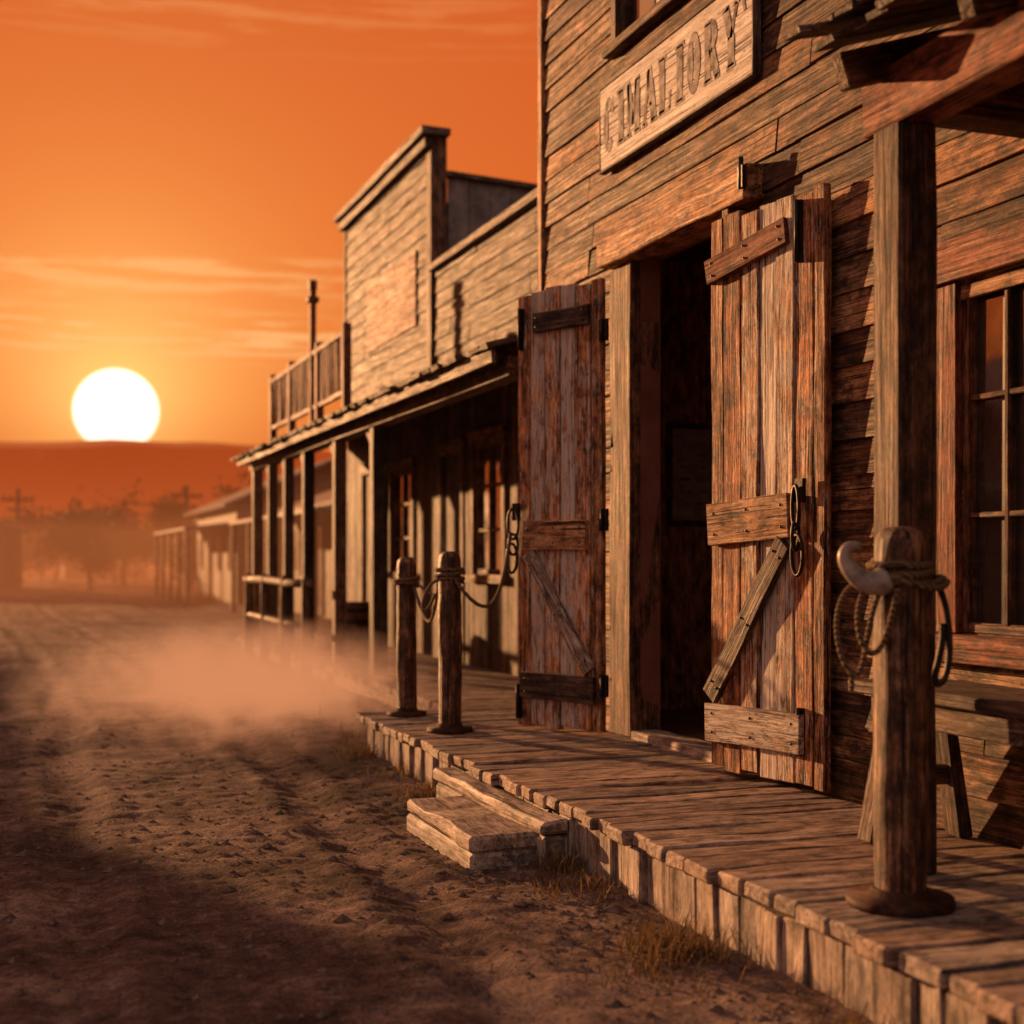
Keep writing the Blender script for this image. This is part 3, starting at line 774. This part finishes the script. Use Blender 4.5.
# ================================================================== HAZE / DUST volumes
def volmat(name,dens,colr,noisy=None):
    m,nt=newmat(name); q=N(nt)
    ab=q.n('ShaderNodeVolumeAbsorption'); em=q.n('ShaderNodeEmission'); ad=q.n('ShaderNodeAddShader')  # emission stands in for sunlight scattered by the airborne particles
    ab.inputs['Color'].default_value=(0,0,0,1); em.inputs['Color'].default_value=(*colr,1)
    if noisy is None:
        ab.inputs['Density'].default_value=dens; em.inputs['Strength'].default_value=dens
        try: m.cycles.homogeneous_volume=True
        except Exception: pass
    else:
        tc=q.n('ShaderNodeTexCoord'); sc,thr=noisy
        vm=q.n('ShaderNodeVectorMath',operation='LENGTH'); q.l(tc.outputs['Object'],vm.inputs[0])
        gm=q.n('ShaderNodeNewGeometry')
        nz=q.noise(gm.outputs['Position'],sc,4,.65,.5)
        fo=q.math('SUBTRACT',1.0,vm.outputs['Value'],clamp=True)
        d=q.math('MULTIPLY_ADD',nz,6.0,-3.0-thr)
        d=q.math('ADD',d,q.math('MULTIPLY',fo,1.2))
        d=q.math('MULTIPLY',q.math('MULTIPLY',d,fo,clamp=True),dens)
        q.l(d,ab.inputs['Density']); q.l(d,em.inputs['Strength'])
        try: m.cycles.volume_step_rate=2.0
        except Exception: pass
    q.l(ab.outputs[0],ad.inputs[0]); q.l(em.outputs[0],ad.inputs[1]); q.out(None,ad.outputs[0]); return m
def vbox(name,x0,x1,y0,y1,z0,z1,mat):
    b=B(); b.bb(x0,x1,y0,y1,z0,z1); return b.make(name,mat)
vbox('haze',-300,500,24,465,-.5,40,volmat('distant_glow_haze',.0024,(.60,.085,.012)))  # haze glows by itself, sunset light put into its orange colour
vbox('haze',-60,120,16.5,230,-.4,2.6,volmat('street_dust_glow_haze',.0085,(.85,.24,.07)))  # low layer, also self-glowing instead of scattering the sun
def puff(x,y,z,sx,sy,sz,dens,col,sc=1.6,thr=.25):
    bpy.ops.mesh.primitive_ico_sphere_add(subdivisions=3,radius=1,location=(x,y,z)); o=bpy.context.object; o.name='dust_cloud'; o.scale=(sx,sy,sz)
    o.data.materials.append(volmat('glowing_dust',dens,col,(sc,thr)))  # cloud emits its own warm tone in place of sunlit scattering
puff(1.78,11.9,.18,1.9,3.9,.62,2.1,(.70,.26,.11),2.1,.0)

# ================================================================== WORLD
w=bpy.data.worlds.new('World'); scene.world=w; w.use_nodes=True; nt=w.node_tree; nt.nodes.clear(); q=N(nt)
sd=Vector((99.9,1451,149)).normalized()
tc=q.n('ShaderNodeTexCoord').outputs['Generated']
nm=q.n('ShaderNodeVectorMath',operation='NORMALIZE'); q.l(tc,nm.inputs[0]); D=nm.outputs[0]
sx=q.n('ShaderNodeSeparateXYZ'); q.l(D,sx.inputs[0]); ez=sx.outputs[2]
dt=q.n('ShaderNodeVectorMath',operation='DOT_PRODUCT'); q.l(D,dt.inputs[0]); dt.inputs[1].default_value=sd
ang=q.math('ARCCOSINE',q.math('MINIMUM',dt.outputs['Value'],.9999999))
deg=q.math('MULTIPLY',ang,57.2958)
front=q.ramp(ez,[(0,(.74,.12,.014)),(.10,(.78,.145,.016)),(.22,(.72,.115,.012)),(.42,(.62,.092,.012)),(.75,(.34,.18,.13))])
back=q.ramp(ez,[(0,(.30,.175,.145)),(.2,(.39,.245,.205)),(.7,(.36,.265,.24))])
bf=q.n('ShaderNodeMapRange',interpolation_type='SMOOTHSTEP'); q.l(deg,bf.inputs[0]); bf.inputs[1].default_value=35; bf.inputs[2].default_value=110
col=q.mix(bf.outputs[0],front,back)
g1=q.math('EXPONENT',q.math('DIVIDE',deg,-2.9)); g2=q.math('EXPONENT',q.math('DIVIDE',deg,-9.))
sc=q.n('ShaderNodeVectorMath',operation='SCALE'); sc.inputs[0].default_value=(1.3,1.25,.42); q.l(g1,sc.inputs['Scale'])
sc2=q.n('ShaderNodeVectorMath',operation='SCALE'); sc2.inputs[0].default_value=(.34,.19,.014); q.l(g2,sc2.inputs['Scale'])
col=q.mix(1.0,col,sc.outputs[0],'ADD'); col=q.mix(1.0,col,sc2.outputs[0],'ADD')
mp=q.mapping(D,(6.0,6.0,95.)); cn_=q.noise(mp,1.5,8,.68,.5)
band=q.ramp(ez,[(.135,0.),(.148,1.),(.163,1.),(.173,.1),(.190,.6),(.203,.6),(.212,.0),(.33,.0),(.36,.3),(.4,.0)])
cf_=q.ramp(cn_,[(.50,0.),(.57,1.)])
cl=q.math('MULTIPLY',q.math('MULTIPLY',cf_,band),.85)
near=q.ramp(q.math('DIVIDE',deg,30.),[(0,(1.35,.90,.36)),(.4,(1.10,.56,.19)),(1,(.88,.24,.05))])
col=q.mix(cl,col,near)
ds=q.n('ShaderNodeMapRange'); q.l(deg,ds.inputs[0]); ds.inputs[1].default_value=1.70; ds.inputs[2].default_value=1.48
col=q.mix(ds.outputs[0],col,(6,5.0,3.6))
bgn=q.n('ShaderNodeBackground'); q.l(col,bgn.inputs[0]); bgn.inputs[1].default_value=1.0
sky=q.n('ShaderNodeTexSky',sky_type='NISHITA'); sky.sun_disc=False; sky.sun_elevation=math.radians(6); sky.sun_rotation=math.radians(3.9); sky.dust_density=4
bg2=q.n('ShaderNodeBackground'); q.l(sky.outputs[0],bg2.inputs[0]); bg2.inputs[1].default_value=.003
ad=q.n('ShaderNodeAddShader'); q.l(bgn.outputs[0],ad.inputs[0]); q.l(bg2.outputs[0],ad.inputs[1])
wo=q.n('ShaderNodeOutputWorld'); q.l(ad.outputs[0],wo.inputs[0])

sl=bpy.data.lights.new('sun','SUN'); sl.energy=12; sl.color=(1,.48,.19); sl.angle=math.radians(.8)
so=bpy.data.objects.new('sun',sl); scene.collection.objects.link(so)
az=math.radians(-21); el=math.radians(9.0)
dv=Vector((math.sin(az)*math.cos(el),math.cos(az)*math.cos(el),math.sin(el)))
so.rotation_euler=dv.to_track_quat('Z','Y').to_euler()

cd=bpy.data.cameras.new('camera'); co=bpy.data.objects.new('camera',cd); scene.collection.objects.link(co)
co.location=(0,0,1.24); co.rotation_euler=(math.pi/2,0,-TH)
cd.sensor_width=36; cd.lens=1400/1024*36; cd.shift_y=48/1024; cd.clip_end=5000; cd.clip_start=.05
cd.dof.use_dof=True; cd.dof.focus_distance=5.8; cd.dof.aperture_fstop=1.8
scene.camera=co
